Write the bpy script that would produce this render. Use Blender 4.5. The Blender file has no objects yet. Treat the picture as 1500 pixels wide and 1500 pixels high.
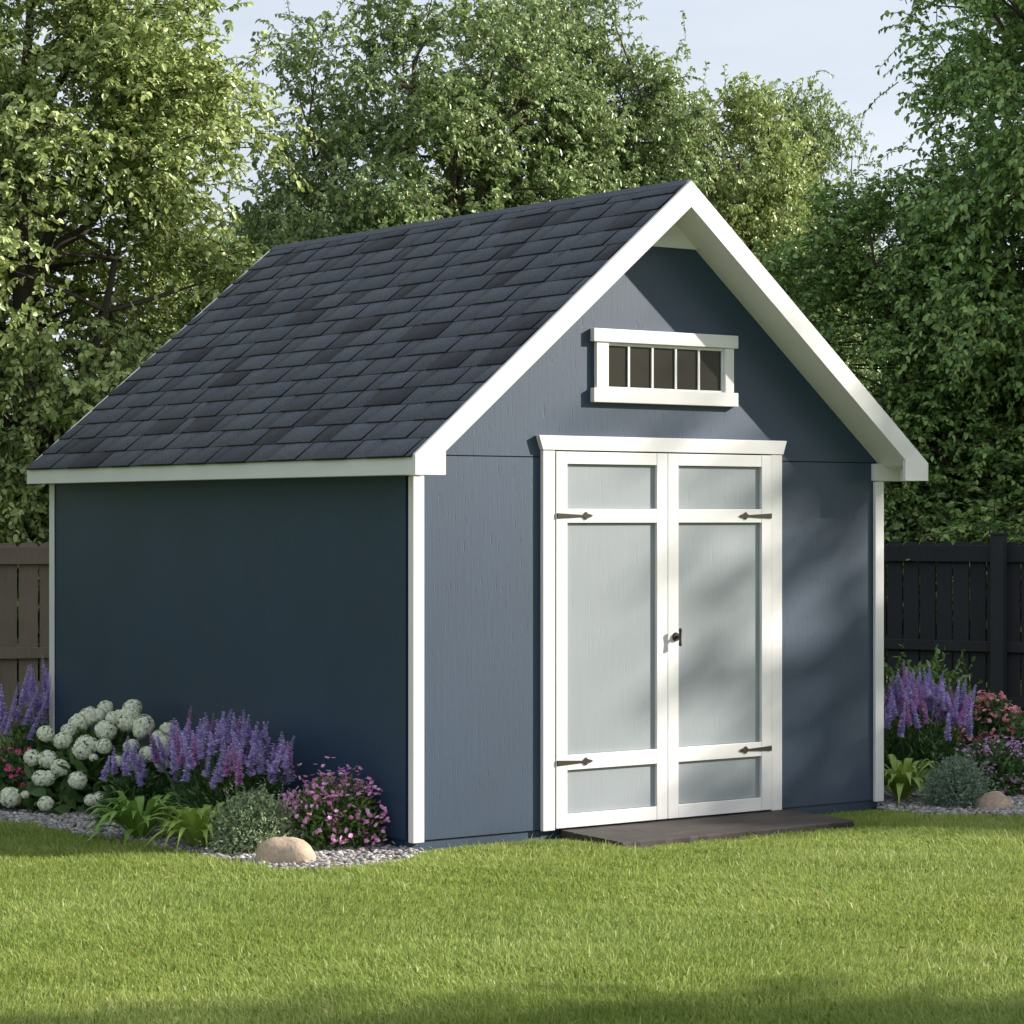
import bpy, bmesh, math, random
import numpy as np
from mathutils import Vector, Matrix

random.seed(7)
rng = np.random.default_rng(7)
sc = bpy.context.scene
COL = sc.collection
R = math.radians

# ------------------------------------------------------------------ camera
CAM = Vector((-7.0907, -10.3787, 1.62)); YAW = R(36.5575); F = 3798.3; PX = 750.0; HY = 760.1
FW = Vector((math.sin(YAW), math.cos(YAW), 0)); RT = Vector((math.cos(YAW), -math.sin(YAW), 0))
cam_d = bpy.data.cameras.new('camera'); cam = bpy.data.objects.new('camera', cam_d); COL.objects.link(cam)
cam.location = CAM; cam.rotation_euler = (R(90), 0, -YAW)
cam_d.sensor_width = 36; cam_d.lens = F/1500*36; cam_d.shift_y = (HY-750)/1500; cam_d.clip_end = 2000
sc.camera = cam
def place(px, d, z=0.0):                 # a point d metres ahead of the camera
    return CAM + RT*((px-PX)*d/F) + FW*d + Vector((0, 0, z-CAM.z))
def zat(py, d): return CAM.z-(py-HY)*d/F
def ground(px, py):
    d = CAM.z*F/(py-HY); return place(px, d, 0)
def depth_of(p): return (Vector((p[0], p[1], 0))-Vector((CAM.x, CAM.y, 0))).dot(FW)

# ------------------------------------------------------------------ light
AZ, EL = R(61), R(23.3)
SUN = Vector((math.sin(AZ)*math.cos(EL), -math.cos(AZ)*math.cos(EL), math.sin(EL)))
w = bpy.data.worlds.new('World'); sc.world = w; w.use_nodes = True
nt = w.node_tree; nt.nodes.clear()
wo = nt.nodes.new('ShaderNodeOutputWorld'); bg = nt.nodes.new('ShaderNodeBackground'); sky = nt.nodes.new('ShaderNodeTexSky')
sky.sky_type = 'NISHITA'; sky.sun_disc = False; sky.sun_elevation = EL
sky.sun_rotation = math.atan2(SUN.x, SUN.y); sky.air_density = 1.0; sky.dust_density = 1.6; sky.ozone_density = 1.2
# thin high cloud veil mixed into the sky
tc = nt.nodes.new('ShaderNodeTexCoord'); mp = nt.nodes.new('ShaderNodeMapping'); mp.inputs['Scale'].default_value = (1.2, 1.2, 4.5)
cn = nt.nodes.new('ShaderNodeTexNoise'); cn.inputs['Scale'].default_value = 2.2; cn.inputs['Detail'].default_value = 7; cn.inputs['Roughness'].default_value = .55
cr = nt.nodes.new('ShaderNodeValToRGB'); cr.color_ramp.elements[0].position = .35; cr.color_ramp.elements[0].color = (.6, .6, .6, 1)
cr.color_ramp.elements[1].position = .68; cr.color_ramp.elements[1].color = (.95, .95, .95, 1)
mx = nt.nodes.new('ShaderNodeMix'); mx.data_type = 'RGBA'
nt.links.new(tc.outputs['Generated'], mp.inputs[0]); nt.links.new(mp.outputs[0], cn.inputs[0]); nt.links.new(cn.outputs[0], cr.inputs[0])
nt.links.new(cr.outputs[0], mx.inputs[0]); nt.links.new(sky.outputs[0], mx.inputs[6]); mx.inputs[7].default_value = (7.1, 7.5, 8.3, 1)
nt.links.new(mx.outputs[2], bg.inputs[0]); bg.inputs[1].default_value = 0.079; nt.links.new(bg.outputs[0], wo.inputs[0])
sl = bpy.data.lights.new('sun', 'SUN'); sl.energy = 5.0; sl.angle = R(.6); sl.color = (1, .925, .83)
so = bpy.data.objects.new('sun', sl); COL.objects.link(so); so.rotation_euler = SUN.to_track_quat('Z', 'Y').to_euler()
sc.view_settings.view_transform = 'Standard'; sc.view_settings.look = 'None'; sc.view_settings.gamma = 1
sc.view_settings.exposure = 0.76
sc.cycles.max_bounces = 7; sc.cycles.diffuse_bounces = 4; sc.cycles.transmission_bounces = 4

# ------------------------------------------------------------------ materials
def newmat(name):
    m = bpy.data.materials.new(name); m.use_nodes = True; t = m.node_tree; t.nodes.clear()
    o = t.nodes.new('ShaderNodeOutputMaterial'); b = t.nodes.new('ShaderNodeBsdfPrincipled'); t.links.new(b.outputs[0], o.inputs[0])
    return m, t, b, o
def N(t, k, **kw):
    n = t.nodes.new(k)
    for a, v in kw.items(): setattr(n, a, v)
    return n
def ramp(t, fac, stops):
    r = N(t, 'ShaderNodeValToRGB'); e = r.color_ramp.elements
    while len(e) < len(stops): e.new(.5)
    for i, (p, c) in enumerate(stops): e[i].position = p; e[i].color = (*c, 1)
    t.links.new(fac, r.inputs[0]); return r.outputs[0]
def noise(t, scale, detail=4, rough=.5, stretch=(1, 1, 1), coord='Object'):
    c = N(t, 'ShaderNodeTexCoord'); m = N(t, 'ShaderNodeMapping'); m.inputs['Scale'].default_value = stretch
    n = N(t, 'ShaderNodeTexNoise'); n.inputs['Scale'].default_value = scale; n.inputs['Detail'].default_value = detail; n.inputs['Roughness'].default_value = rough
    t.links.new(c.outputs[coord], m.inputs[0]); t.links.new(m.outputs[0], n.inputs[0]); return n.outputs[0]
def bump(t, b, h, strength, dist=.01):
    n = N(t, 'ShaderNodeBump'); n.inputs['Strength'].default_value = strength; n.inputs['Distance'].default_value = dist
    t.links.new(h, n.inputs['Height']); t.links.new(n.outputs[0], b.inputs['Normal']); return n
def mathn(t, op, a, b_=None, v=None):
    n = N(t, 'ShaderNodeMath', operation=op); t.links.new(a, n.inputs[0])
    if b_ is not None: t.links.new(b_, n.inputs[1])
    if v is not None: n.inputs[1].default_value = v
    return n.outputs[0]

def siding(name, c, var=.10, rough=.55, grain=.55, spec=.5):
    m, t, b, o = newmat(name)
    g = noise(t, 1, 6, .65, (150, 150, 5)); g2 = noise(t, 1, 3, .5, (45, 45, 1.4)); big = noise(t, 1.3, 3)
    dk = tuple(x*(1-var*1.6) for x in c); lt = tuple(min(1, x*(1+var)) for x in c)
    mixv = mathn(t, 'ADD', mathn(t, 'MULTIPLY', g, v=.45), mathn(t, 'MULTIPLY', big, v=.55))
    col = ramp(t, mixv, [(.36, dk), (.64, lt)])
    t.links.new(col, b.inputs['Base Color']); b.inputs['Roughness'].default_value = rough; b.inputs['Specular IOR Level'].default_value = spec
    # embossed wood grain: fine fibre and scattered short slits
    sl_ = ramp(t, noise(t, 1, 2, .4, (95, 95, 9)), [(.27, (0, 0, 0)), (.36, (1, 1, 1))])
    h = mathn(t, 'ADD', mathn(t, 'ADD', mathn(t, 'MULTIPLY', g, v=.7), mathn(t, 'MULTIPLY', g2, v=.4)), mathn(t, 'MULTIPLY', sl_, v=.8))
    bump(t, b, h, grain, .0018); return m
def paint(name, c, rough=.45, bmp=.15):
    m, t, b, o = newmat(name)
    n = noise(t, 3, 5, .6); col = ramp(t, n, [(.3, tuple(x*.93 for x in c)), (.7, c)])
    t.links.new(col, b.inputs['Base Color']); b.inputs['Roughness'].default_value = rough
    bump(t, b, noise(t, 60, 4, .6, (1, 1, .3)), bmp, .001); return m
M_WALL = siding('blue_siding', (.0165, .0425, .0865), rough=.52, spec=.66)
M_PANEL = siding('door_panel_paint', (.275, .31, .335), .05, grain=.35)
M_WHITE = paint('white_trim', (.765, .765, .765)); M_SOFFIT = paint('soffit_paint', (.74, .73, .70), .6)
M_DARKGAP = paint('dark_gap', (.02, .022, .025), .9)

def shingle_mat():
    m, t, b, o = newmat('asphalt_shingle')
    gi = N(t, 'ShaderNodeNewGeometry')
    base = ramp(t, gi.outputs['Random Per Island'], [(0, (.042, .043, .056)), (.12, (.052, .055, .070)), (.22, (.080, .087, .110)), (.7, (.092, .100, .125)), (1, (.106, .115, .141))])
    gr = noise(t, 190, 3, .7); cl = noise(t, 420, 2, .6)
    f = ramp(t, mathn(t, 'ADD', mathn(t, 'MULTIPLY', gr, v=.7), mathn(t, 'MULTIPLY', cl, v=.3)), [(.38, (.25, .25, .25)), (.62, (1.8, 1.8, 1.8))])
    mm = N(t, 'ShaderNodeMix', data_type='RGBA', blend_type='MULTIPLY'); mm.inputs[0].default_value = 1
    t.links.new(base, mm.inputs[6]); t.links.new(f, mm.inputs[7]); t.links.new(mm.outputs[2], b.inputs['Base Color'])
    b.inputs['Roughness'].default_value = .92; bump(t, b, gr, .7, .002); return m
M_SHINGLE = shingle_mat()
M_BUTT = paint('asphalt_edge_shade', (.012, .012, .014), .95)  # black cut asphalt, also painting in the shadow lines beneath the tabs

def iron():
    m, t, b, o = newmat('black_iron'); b.inputs['Base Color'].default_value = (.045, .038, .032, 1)
    b.inputs['Metallic'].default_value = .6; b.inputs['Roughness'].default_value = .5; bump(t, b, noise(t, 200, 3), .3, .001); return m
M_IRON = iron()
def glass():
    m, t, b, o = newmat('dark_window_glass'); b.inputs['Base Color'].default_value = (.020, .018, .012, 1); b.inputs['Specular IOR Level'].default_value = .3
    b.inputs['Roughness'].default_value = .3; b.inputs['IOR'].default_value = 1.5
    n = noise(t, 14, 4, .6); bump(t, b, n, .06, .01); return m
M_GLASS = glass()
def wood_dark(name, c, rough=.8):
    m, t, b, o = newmat(name); n = noise(t, 1, 6, .65, (4, 55, 55)); n2 = noise(t, 5, 4)
    v = mathn(t, 'ADD', mathn(t, 'MULTIPLY', n, v=.6), mathn(t, 'MULTIPLY', n2, v=.4))
    t.links.new(ramp(t, v, [(.3, tuple(x*.55 for x in c)), (.7, tuple(x*1.35 for x in c))]), b.inputs['Base Color'])
    b.inputs['Roughness'].default_value = rough; bump(t, b, n, .5, .004); return m
M_RAMP = wood_dark('dark_composite', (.052, .043, .038))
def fence_mat(name, c):
    m, t, b, o = newmat(name); n = noise(t, 1, 6, .65, (60, 60, 4)); n2 = noise(t, 2.5, 4)
    g = N(t, 'ShaderNodeObjectInfo')
    v = mathn(t, 'ADD', mathn(t, 'ADD', mathn(t, 'MULTIPLY', n, v=.45), mathn(t, 'MULTIPLY', n2, v=.35)), mathn(t, 'MULTIPLY', g.outputs['Random'], v=.2))
    t.links.new(ramp(t, v, [(.3, tuple(x*.6 for x in c)), (.7, tuple(x*1.3 for x in c))]), b.inputs['Base Color'])
    b.inputs['Roughness'].default_value = .75; bump(t, b, n, .5, .003); return m
M_FENCE_R = fence_mat('black_stained_wood', (.023, .025, .031))
M_FENCE_L = fence_mat('brown_stained_wood', (.16, .125, .095))

def leaf_mat(name, stops, trans=.35, rough=.45, tcol=1.25, patch=None, spec=.4):
    m, t, b, o = newmat(name); gi = N(t, 'ShaderNodeNewGeometry')
    v = gi.outputs['Random Per Island']
    if patch: v = mathn(t, 'ADD', mathn(t, 'MULTIPLY', v, v=.6), mathn(t, 'MULTIPLY', noise(t, patch, 2), v=.4))
    col = ramp(t, v, stops); t.links.new(col, b.inputs['Base Color'])
    b.inputs['Roughness'].default_value = rough; b.inputs['Specular IOR Level'].default_value = spec
    tr = N(t, 'ShaderNodeBsdfTranslucent'); hs = N(t, 'ShaderNodeHueSaturation'); hs.inputs['Hue'].default_value = .495
    hs.inputs['Value'].default_value = tcol; hs.inputs['Saturation'].default_value = .98
    t.links.new(col, hs.inputs['Color']); t.links.new(hs.outputs[0], tr.inputs[0])
    ms = N(t, 'ShaderNodeMixShader'); ms.inputs[0].default_value = trans
    t.links.new(b.outputs[0], ms.inputs[1]); t.links.new(tr.outputs[0], ms.inputs[2]); t.links.new(ms.outputs[0], o.inputs[0]); return m
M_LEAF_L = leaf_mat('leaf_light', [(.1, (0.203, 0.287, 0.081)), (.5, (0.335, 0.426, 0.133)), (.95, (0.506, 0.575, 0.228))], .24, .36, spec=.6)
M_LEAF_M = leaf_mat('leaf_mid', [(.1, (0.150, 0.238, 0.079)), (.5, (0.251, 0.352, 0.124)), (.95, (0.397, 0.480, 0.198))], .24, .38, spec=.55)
M_LEAF_D = leaf_mat('leaf_dark', [(.1, (0.145, 0.274, 0.081)), (.5, (0.241, 0.403, 0.118)), (.95, (0.403, 0.529, 0.158))], .22, .36, spec=.5)
M_BARK = paint('bark', (.085, .068, .052), .9, .9)
M_GRASS = leaf_mat('grass_blade', [(.15, (0.186, 0.272, 0.052)), (.45, (0.260, 0.347, 0.073)), (.72, (0.349, 0.420, 0.114)), (.86, (0.505, 0.516, 0.224)), (1, (0.639, 0.620, 0.380))], .35, .5, 1.2, patch=.9, spec=.3)
M_HOSTA = leaf_mat('hosta_leaf', [(0, (0.149, 0.265, 0.034)), (.5, (0.253, 0.380, 0.057)), (1, (0.380, 0.483, 0.092))], .25, .4)
M_HOSTA_D = leaf_mat('hosta_leaf_dark', [(0, (0.115, 0.230, 0.034)), (.5, (0.176, 0.324, 0.054)), (1, (0.270, 0.419, 0.081))], .25, .4)
M_FOL = leaf_mat('garden_foliage', [(0, (0.039, 0.098, 0.029)), (.5, (0.072, 0.150, 0.039)), (1, (0.130, 0.221, 0.065))], .25, .5)
M_FOL_B = leaf_mat('garden_foliage_bright', [(0, (0.081, 0.149, 0.029)), (.5, (0.115, 0.218, 0.046)), (1, (0.196, 0.299, 0.081))], .25, .5)
M_SILVER = leaf_mat('silver_foliage', [(0, (0.156, 0.228, 0.120)), (.5, (0.264, 0.348, 0.192)), (.8, (0.396, 0.480, 0.264)), (1, (0.600, 0.624, 0.396))], .2, .6)
M_SAGE = leaf_mat('sage_foliage', [(0, (.13, .20, .14)), (.5, (.20, .29, .20)), (1, (.32, .41, .30))], .2, .6)
M_PURPLE = leaf_mat('purple_petal', [(0, (0.403, 0.324, 0.639)), (.5, (0.603, 0.505, 0.834)), (1, (0.872, 0.769, 0.900))], .25, .6)
M_MAUVE = leaf_mat('mauve_petal', [(0, (.50, .24, .52)), (.5, (.64, .36, .64)), (1, (.76, .50, .74))], .25, .6)
M_PINK = leaf_mat('pink_petal', [(0, (0.635, 0.191, 0.483)), (.5, (0.832, 0.369, 0.664)), (1, (0.900, 0.655, 0.845))], .25, .6)
M_ROSE = leaf_mat('rose_petal', [(0, (.60, .07, .22)), (.5, (.75, .13, .32)), (1, (.85, .28, .45))], .25, .6)
M_CORAL = leaf_mat('coral_petal', [(0, (0.650, 0.203, 0.270)), (.5, (0.800, 0.334, 0.378)), (1, (0.880, 0.522, 0.540))], .25, .6)
M_CREAM = leaf_mat('cream_petal', [(0, (0.618, 0.687, 0.481)), (.5, (0.847, 0.893, 0.687)), (1, (0.900, 0.900, 0.870))], .2, .6)

def rock_mat(name, a, b2):
    m, t, b, o = newmat(name); n = noise(t, 7, 8, .65); n2 = noise(t, 60, 4, .6)
    t.links.new(ramp(t, mathn(t, 'ADD', mathn(t, 'MULTIPLY', n, v=.7), mathn(t, 'MULTIPLY', n2, v=.3)), [(.35, a), (.65, b2)]), b.inputs['Base Color'])
    b.inputs['Roughness'].default_value = .85; bump(t, b, mathn(t, 'ADD', n, n2), .5, .01); return m
M_ROCK = rock_mat('tan_rock', (.34, .25, .18), (.52, .41, .31)); M_ROCK2 = rock_mat('mottled_rock', (.22, .18, .15), (.55, .40, .28))
def pebble_mat():
    m, t, b, o = newmat('pebble'); gi = N(t, 'ShaderNodeNewGeometry')
    t.links.new(ramp(t, gi.outputs['Random Per Island'], [(0, (.14, .13, .13)), (.4, (.27, .25, .245)), (.8, (.40, .375, .36)), (1, (.55, .52, .50))]), b.inputs['Base Color'])
    b.inputs['Roughness'].default_value = .8; return m
M_PEB = pebble_mat()
def soil(name, stops, sc_=40):
    m, t, b, o = newmat(name); n = noise(t, sc_, 6, .7); n2 = noise(t, 1.1, 4)
    v = mathn(t, 'ADD', mathn(t, 'MULTIPLY', n, v=.65), mathn(t, 'MULTIPLY', n2, v=.35))
    t.links.new(ramp(t, v, stops), b.inputs['Base Color']); b.inputs['Roughness'].default_value = .95; bump(t, b, n, .8, .02); return m
M_LAWN = soil('lawn_base', [(.35, (.08, .11, .025)), (.5, (.13, .18, .04)), (.68, (.18, .23, .06))])
M_BED = soil('bed_base', [(.35, (.05, .045, .042)), (.65, (.20, .185, .18))], 70)

# ------------------------------------------------------------------ object helpers
def tag(o, label=None, cat=None, group=None, kind=None):
    if label: o['label'] = label
    if cat: o['category'] = cat
    if group: o['group'] = group
    if kind: o['kind'] = kind
    return o
def empty(name, loc, label, cat, group=None, rz=0):
    o = bpy.data.objects.new(name, None); COL.objects.link(o); o.location = loc; o.rotation_euler = (0, 0, rz); o.empty_display_size = .1
    return tag(o, label, cat, group)
def link(name, me, mat=None, parent=None, loc=None, bevel=0):
    o = bpy.data.objects.new(name, me); COL.objects.link(o)
    if mat is not None:
        for m in (mat if isinstance(mat, (list, tuple)) else [mat]): me.materials.append(m)
    if parent is not None: o.parent = parent
    if loc is not None: o.location = loc
    if bevel:
        b = o.modifiers.new('bevel', 'BEVEL'); b.width = bevel; b.segments = 2; b.limit_method = 'ANGLE'
    return o
def box(bm, x0, x1, y0, y1, z0, z1):
    v = [bm.verts.new((x, y, z)) for z in (z0, z1) for y in (y0, y1) for x in (x0, x1)]
    for f in ((0, 2, 3, 1), (4, 5, 7, 6), (0, 1, 5, 4), (2, 6, 7, 3), (0, 4, 6, 2), (1, 3, 7, 5)): bm.faces.new([v[i] for i in f])
def prism(bm, pts, y0, y1):           # polygon in xz, extruded along y
    a = [bm.verts.new((x, y0, z)) for x, z in pts]; b = [bm.verts.new((x, y1, z)) for x, z in pts]; n = len(pts)
    bm.faces.new(a); bm.faces.new(b[::-1])
    for i in range(n): bm.faces.new((a[i], b[i], b[(i+1) % n], a[(i+1) % n]))
def fin(bm, name):
    bmesh.ops.recalc_face_normals(bm, faces=bm.faces); me = bpy.data.meshes.new(name); bm.to_mesh(me); bm.free(); return me
def part(name, mat, parent, fn, bevel=.0025):
    bm = bmesh.new(); fn(bm); return link(name, fin(bm, name), mat, parent, bevel=bevel)
def npmesh(name, V, faces_list, smooth=False):
    """V (n,3); faces_list: list of int arrays (m,k)"""
    me = bpy.data.meshes.new(name); V = np.ascontiguousarray(V, dtype=np.float32)
    me.vertices.add(len(V)); me.vertices.foreach_set('co', V.ravel())
    li = np.concatenate([f.ravel() for f in faces_list]).astype(np.int32)
    tot = np.concatenate([np.full(len(f), f.shape[1], np.int32) for f in faces_list])
    st = np.concatenate([[0], np.cumsum(tot)[:-1]]).astype(np.int32)
    me.loops.add(len(li)); me.loops.foreach_set('vertex_index', li)
    me.polygons.add(len(tot)); me.polygons.foreach_set('loop_start', st)
    if smooth: me.polygons.foreach_set('use_smooth', np.ones(len(tot), bool))
    me.update(calc_edges=True); return me
def nrm(a): return a/np.maximum(np.linalg.norm(a, axis=-1, keepdims=True), 1e-9)
def leaves_geo(P, D, Nn, L, Wd, fold=.12, droop=.12):
    """oval folded leaves: base P, direction D, normal Nn, length L, width Wd"""
    D = nrm(D); S = nrm(np.cross(D, Nn)); Nn = np.cross(S, D); L = L[:, None]; Wd = Wd[:, None]
    v = np.stack([P, P+D*L*.28+S*Wd*.46+Nn*Wd*fold, P+D*L*.66+S*Wd*.42+Nn*(Wd*fold-L*droop*.4), P+D*L-Nn*L*droop,
                  P+D*L*.66-S*Wd*.42+Nn*(Wd*fold-L*droop*.4), P+D*L*.28-S*Wd*.46+Nn*Wd*fold], 1)
    n = len(P); b = (np.arange(n)*6)[:, None]
    return v.reshape(-1, 3), np.concatenate([b+np.array([0, 1, 2, 3]), b+np.array([0, 3, 4, 5])])
def tube_geo(pts, rads, k=5):
    pts = np.asarray(pts, float); n = len(pts); t = nrm(np.gradient(pts, axis=0))
    ref = np.array([.3, .9, .2]); a = nrm(np.cross(t, ref)); b = np.cross(t, a)
    ang = np.arange(k)*2*math.pi/k
    V = pts[:, None]+(a[:, None]*np.cos(ang)[None, :, None]+b[:, None]*np.sin(ang)[None, :, None])*np.asarray(rads)[:, None, None]
    f = []
    for i in range(n-1):
        for j in range(k): f.append((i*k+j, i*k+(j+1) % k, (i+1)*k+(j+1) % k, (i+1)*k+j))
    return V.reshape(-1, 3), np.array(f)
class Acc:
    def __init__(s): s.V = []; s.F = {}; s.n = 0
    def add(s, V, F):
        s.F.setdefault(F.shape[1], []).append(F+s.n); s.V.append(V); s.n += len(V)
    def mesh(s, name, smooth=False): return npmesh(name, np.concatenate(s.V), [np.concatenate(f) for f in s.F.values()], smooth)

# ------------------------------------------------------------------ setting: ground
def sheet(name, pts, z, mat, kind):
    bm = bmesh.new(); bm.faces.new([bm.verts.new((x, y, z)) for x, y in pts])
    bmesh.ops.triangulate(bm, faces=bm.faces); return tag(link(name, fin(bm, name), mat), kind=kind)
gp = bmesh.new(); bmesh.ops.create_grid(gp, x_segments=60, y_segments=60, size=400)
tag(link('ground', fin(gp, 'ground'), M_LAWN), kind='structure')
BL = [ground(*p)[:2] for p in ((618, 1253), (600, 1263), (565, 1272), (520, 1277), (470, 1279), (410, 1278), (340, 1268), (270, 1252), (200, 1240), (130, 1229), (60, 1216), (0, 1209), (-120, 1196))]
BL = [tuple(p) for p in BL]+[(-.2, 6.2), (.12, 6.2), (.12, .02)]
BR = [tuple(ground(*p)[:2]) for p in ((1272, 1183), (1300, 1191), (1345, 1196), (1400, 1197.5), (1500, 1198), (1620, 1196), (1800, 1188))]+[(8.5, 3.2), (6.2, 5.5), (3.1, 5.5)]
sheet('left_bed_soil', BL, .006, M_BED, 'structure'); sheet('right_bed_soil', BR, .006, M_BED, 'structure')
def inside(x, y, poly):
    r = np.zeros(len(x), bool); n = len(poly)
    for i in range(n):
        x1, y1 = poly[i]; x2, y2 = poly[(i+1) % n]
        c = ((y1 > y) != (y2 > y)) & (x < (x2-x1)*(y-y1)/(y2-y1+1e-12)+x1); r ^= c
    return r

# grass blades
def grass():
    def scatter(n, d0, d1, margin, dens_pow=1):
        d = d0+(d1-d0)*rng.random(n)**dens_pow; half = .2*d+margin; xc = (rng.random(n)*2-1)*half
        keep = rng.random(n) < half/half.max()
        d, xc = d[keep], xc[keep]
        return CAM.x+RT.x*xc+FW.x*d, CAM.y+RT.y*xc+FW.y*d
    a = scatter(560000, 8.0, 13.6, .35); b = scatter(230000, 13.6, 17.5, 1.0); c = scatter(60000, 7.2, 19, 3.5)
    x = np.concatenate([a[0], b[0], c[0]]); y = np.concatenate([a[1], b[1], c[1]])
    jit = .05*np.sin(x*37+y*21)+.03*np.sin(x*71-y*53)
    ex = inside(x+jit*.4, y+jit*.4, BL) | inside(x+jit*.4, y+jit*.4, BR)
    ex |= (x > -.0) & (x < 3.18) & (y > .0) & (y < 3.9)
    ex |= (x > .90) & (x < 2.47) & (y > -.53+.03*np.sin(x*23)) & (y <= 0)
    x, y = x[~ex], y[~ex]; n = len(x)
    # irregular turf: patches of taller / sparser growth
    q = np.sin(x*5.1+1.3*np.sin(y*3.7))+np.sin(y*6.3+1.7*np.sin(x*4.1))+.6*np.sin(x*15+y*11)+.6*np.sin(x*9-y*17)
    hgt = (.024+.020*rng.random(n)+.004*q)*(1+(rng.random(n) > .97)*.7)
    near = np.clip(np.minimum(np.abs(y+.02), 9)/.12, .35, 1); hgt = np.where((x > -.1) & (x < 3.3) & (y > -.2), hgt*near, hgt)
    fr = (x > .85) & (x < 2.55) & (y > -.75); hgt = np.where(fr, hgt*.5, hgt)
    k = rng.random(n) < (.82+.12*q/2); x, y, hgt, q = x[k], y[k], hgt[k], q[k]; n = len(x)
    th = rng.random(n)*2*math.pi; wd = .0014+.0026*rng.random(n)**2
    lx = rng.normal(0, .38, n)+.25*np.sin(x*2.3+y); ly = rng.normal(0, .38, n)+.25*np.cos(y*2.9-x)
    sx, sy = np.cos(th)*wd, np.sin(th)*wd; z0 = np.full(n, -.002)
    V = np.stack([np.stack([x-sx, y-sy, z0], 1), np.stack([x+sx, y+sy, z0], 1),
                  np.stack([x+sx*.8+lx*hgt*.35, y+sy*.8+ly*hgt*.35, hgt*.6], 1), np.stack([x-sx*.8+lx*hgt*.35, y-sy*.8+ly*hgt*.35, hgt*.6], 1),
                  np.stack([x+lx*hgt, y+ly*hgt, hgt*(1-.18*np.minimum(1, np.hypot(lx, ly)))], 1)], 1).reshape(-1, 3)
    b = (np.arange(n)*5)[:, None]
    me = npmesh('grass', V, [b+np.array([0, 1, 2, 3]), b+np.array([3, 2, 4])])
    tag(link('lawn_grass', me, M_GRASS), 'mown green lawn of short grass blades in front of the shed', 'grass', kind='stuff')
grass()

r_ = np.random.default_rng(91); n_ = 46; d_ = 8.3+6.5*r_.random(n_); xx = (r_.random(n_)*2-1)*.2*d_
lx_ = CAM.x+RT.x*xx+FW.x*d_; ly_ = CAM.y+RT.y*xx+FW.y*d_; ok_ = ~((lx_ > -.3) & (ly_ > -.6)); lx_, ly_ = lx_[ok_], ly_[ok_]; n_ = len(lx_)
V_, F_ = leaves_geo(np.stack([lx_, ly_, r_.uniform(.030, .042, n_)], 1), nrm(np.concatenate([r_.normal(0, 1, (n_, 2)), r_.normal(0, .3, (n_, 1))], 1)), r_.normal(0, .35, (n_, 3))+np.array([0, 0, 1.]), r_.uniform(.022, .042, n_), r_.uniform(.012, .022, n_), .2, .2)
M_LITTER = leaf_mat('dry_leaf', [(0, (.20, .14, .05)), (.5, (.30, .24, .08)), (1, (.36, .33, .12))], .15, .6)
tag(link('fallen_leaves', npmesh('fallen_leaves', V_, [F_]), M_LITTER), 'few small dry leaves scattered on the lawn', 'fallen leaves', kind='stuff')

# gravel
def gravel(name, poly, n, label, xr, yr, rmin=.010, rmax=.021):
    bm = bmesh.new(); bmesh.ops.create_icosphere(bm, subdivisions=1, radius=1)
    B = np.array([v.co[:] for v in bm.verts]); Fc = np.array([[v.index for v in f.verts] for f in bm.faces]); bm.free()
    x = rng.uniform(*xr, n); y = rng.uniform(*yr, n); k = inside(x, y, poly); x, y = x[k], y[k]; n = len(x)
    s = rng.uniform(rmin, rmax, (n, 3)); s[:, 2] *= .6; th = rng.random(n)*6.28
    P = B[None]*s[:, None]*(1+.25*rng.standard_normal((n, len(B), 1))*.6)
    c, s_ = np.cos(th)[:, None], np.sin(th)[:, None]
    Q = np.stack([P[..., 0]*c-P[..., 1]*s_+x[:, None], P[..., 0]*s_+P[..., 1]*c+y[:, None], P[..., 2]+.008+rng.random(n)[:, None]*.012], -1).reshape(-1, 3)
    me = npmesh(name, Q, [(Fc[None]+(np.arange(n)*len(B))[:, None, None]).reshape(-1, 3)], True)
    tag(link(name, me, M_PEB), label, 'gravel', kind='stuff')
gravel('gravel', BL, 15000, 'pale grey gravel edging the flower bed by the dark side wall', (-1.9, .05), (-.6, 3.2))
gravel('gravel', BR, 9000, 'pale grey gravel edging the flower bed by the right fence', (3.0, 5.6), (-1.6, .9))

# ------------------------------------------------------------------ the shed
W, L, ZE, ZF, ZR, OF, OE, OB = 3.16, 3.85, 1.924, 1.83, 3.35, .233, .138, .03
SL = (ZR-ZE)/(W/2+OE); ZB = .058
shed = empty('shed', (0, 0, 0), 'dark blue garden shed with white trim, double doors and grey shingle roof', 'shed')
def top(x): return ZR-SL*abs(x-W/2)
def under(x): return top(x)-.127
G = .004
part('front_wall', M_WALL, shed, lambda bm: (
    box(bm, .02, W-.02, 0, .05, ZB, 1.928),
    prism(bm, [(.02, 1.934), (W-.02, 1.934), (W-.02, under(W-.02)+.03), (W/2, under(W/2)+.03), (.02, under(.02)+.03)], 0, .05)), 0)
part('wall_backing', M_DARKGAP, shed, lambda bm: box(bm, .03, W-.03, .006, .04, 1.92, 1.94), 0)
part('side_wall', M_WALL, shed, lambda bm: box(bm, 0, .05, .052, L-.05, ZB, ZF+.05), 0)
part('side_wall', M_WALL, shed, lambda bm: box(bm, W-.05, W, .052, L-.05, ZB, ZF+.05), 0)
part('back_wall', M_WALL, shed, lambda bm: prism(bm, [(.02, ZB), (W-.02, ZB), (W-.02, under(W-.02)+.03), (W/2, under(W/2)+.03), (.02, under(.02)+.03)], L-.05, L), 0)
part('skirt', M_WALL, shed, lambda bm: box(bm, .012, W-.012, .012, L-.012, 0, ZB-.004), 0)
part('gable_block', M_WHITE, shed, lambda bm: prism(bm, [(W/2-.24, 3.035), (W/2+.24, 3.035), (W/2, 3.24)], -.012, -.0005), 0)
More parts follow.
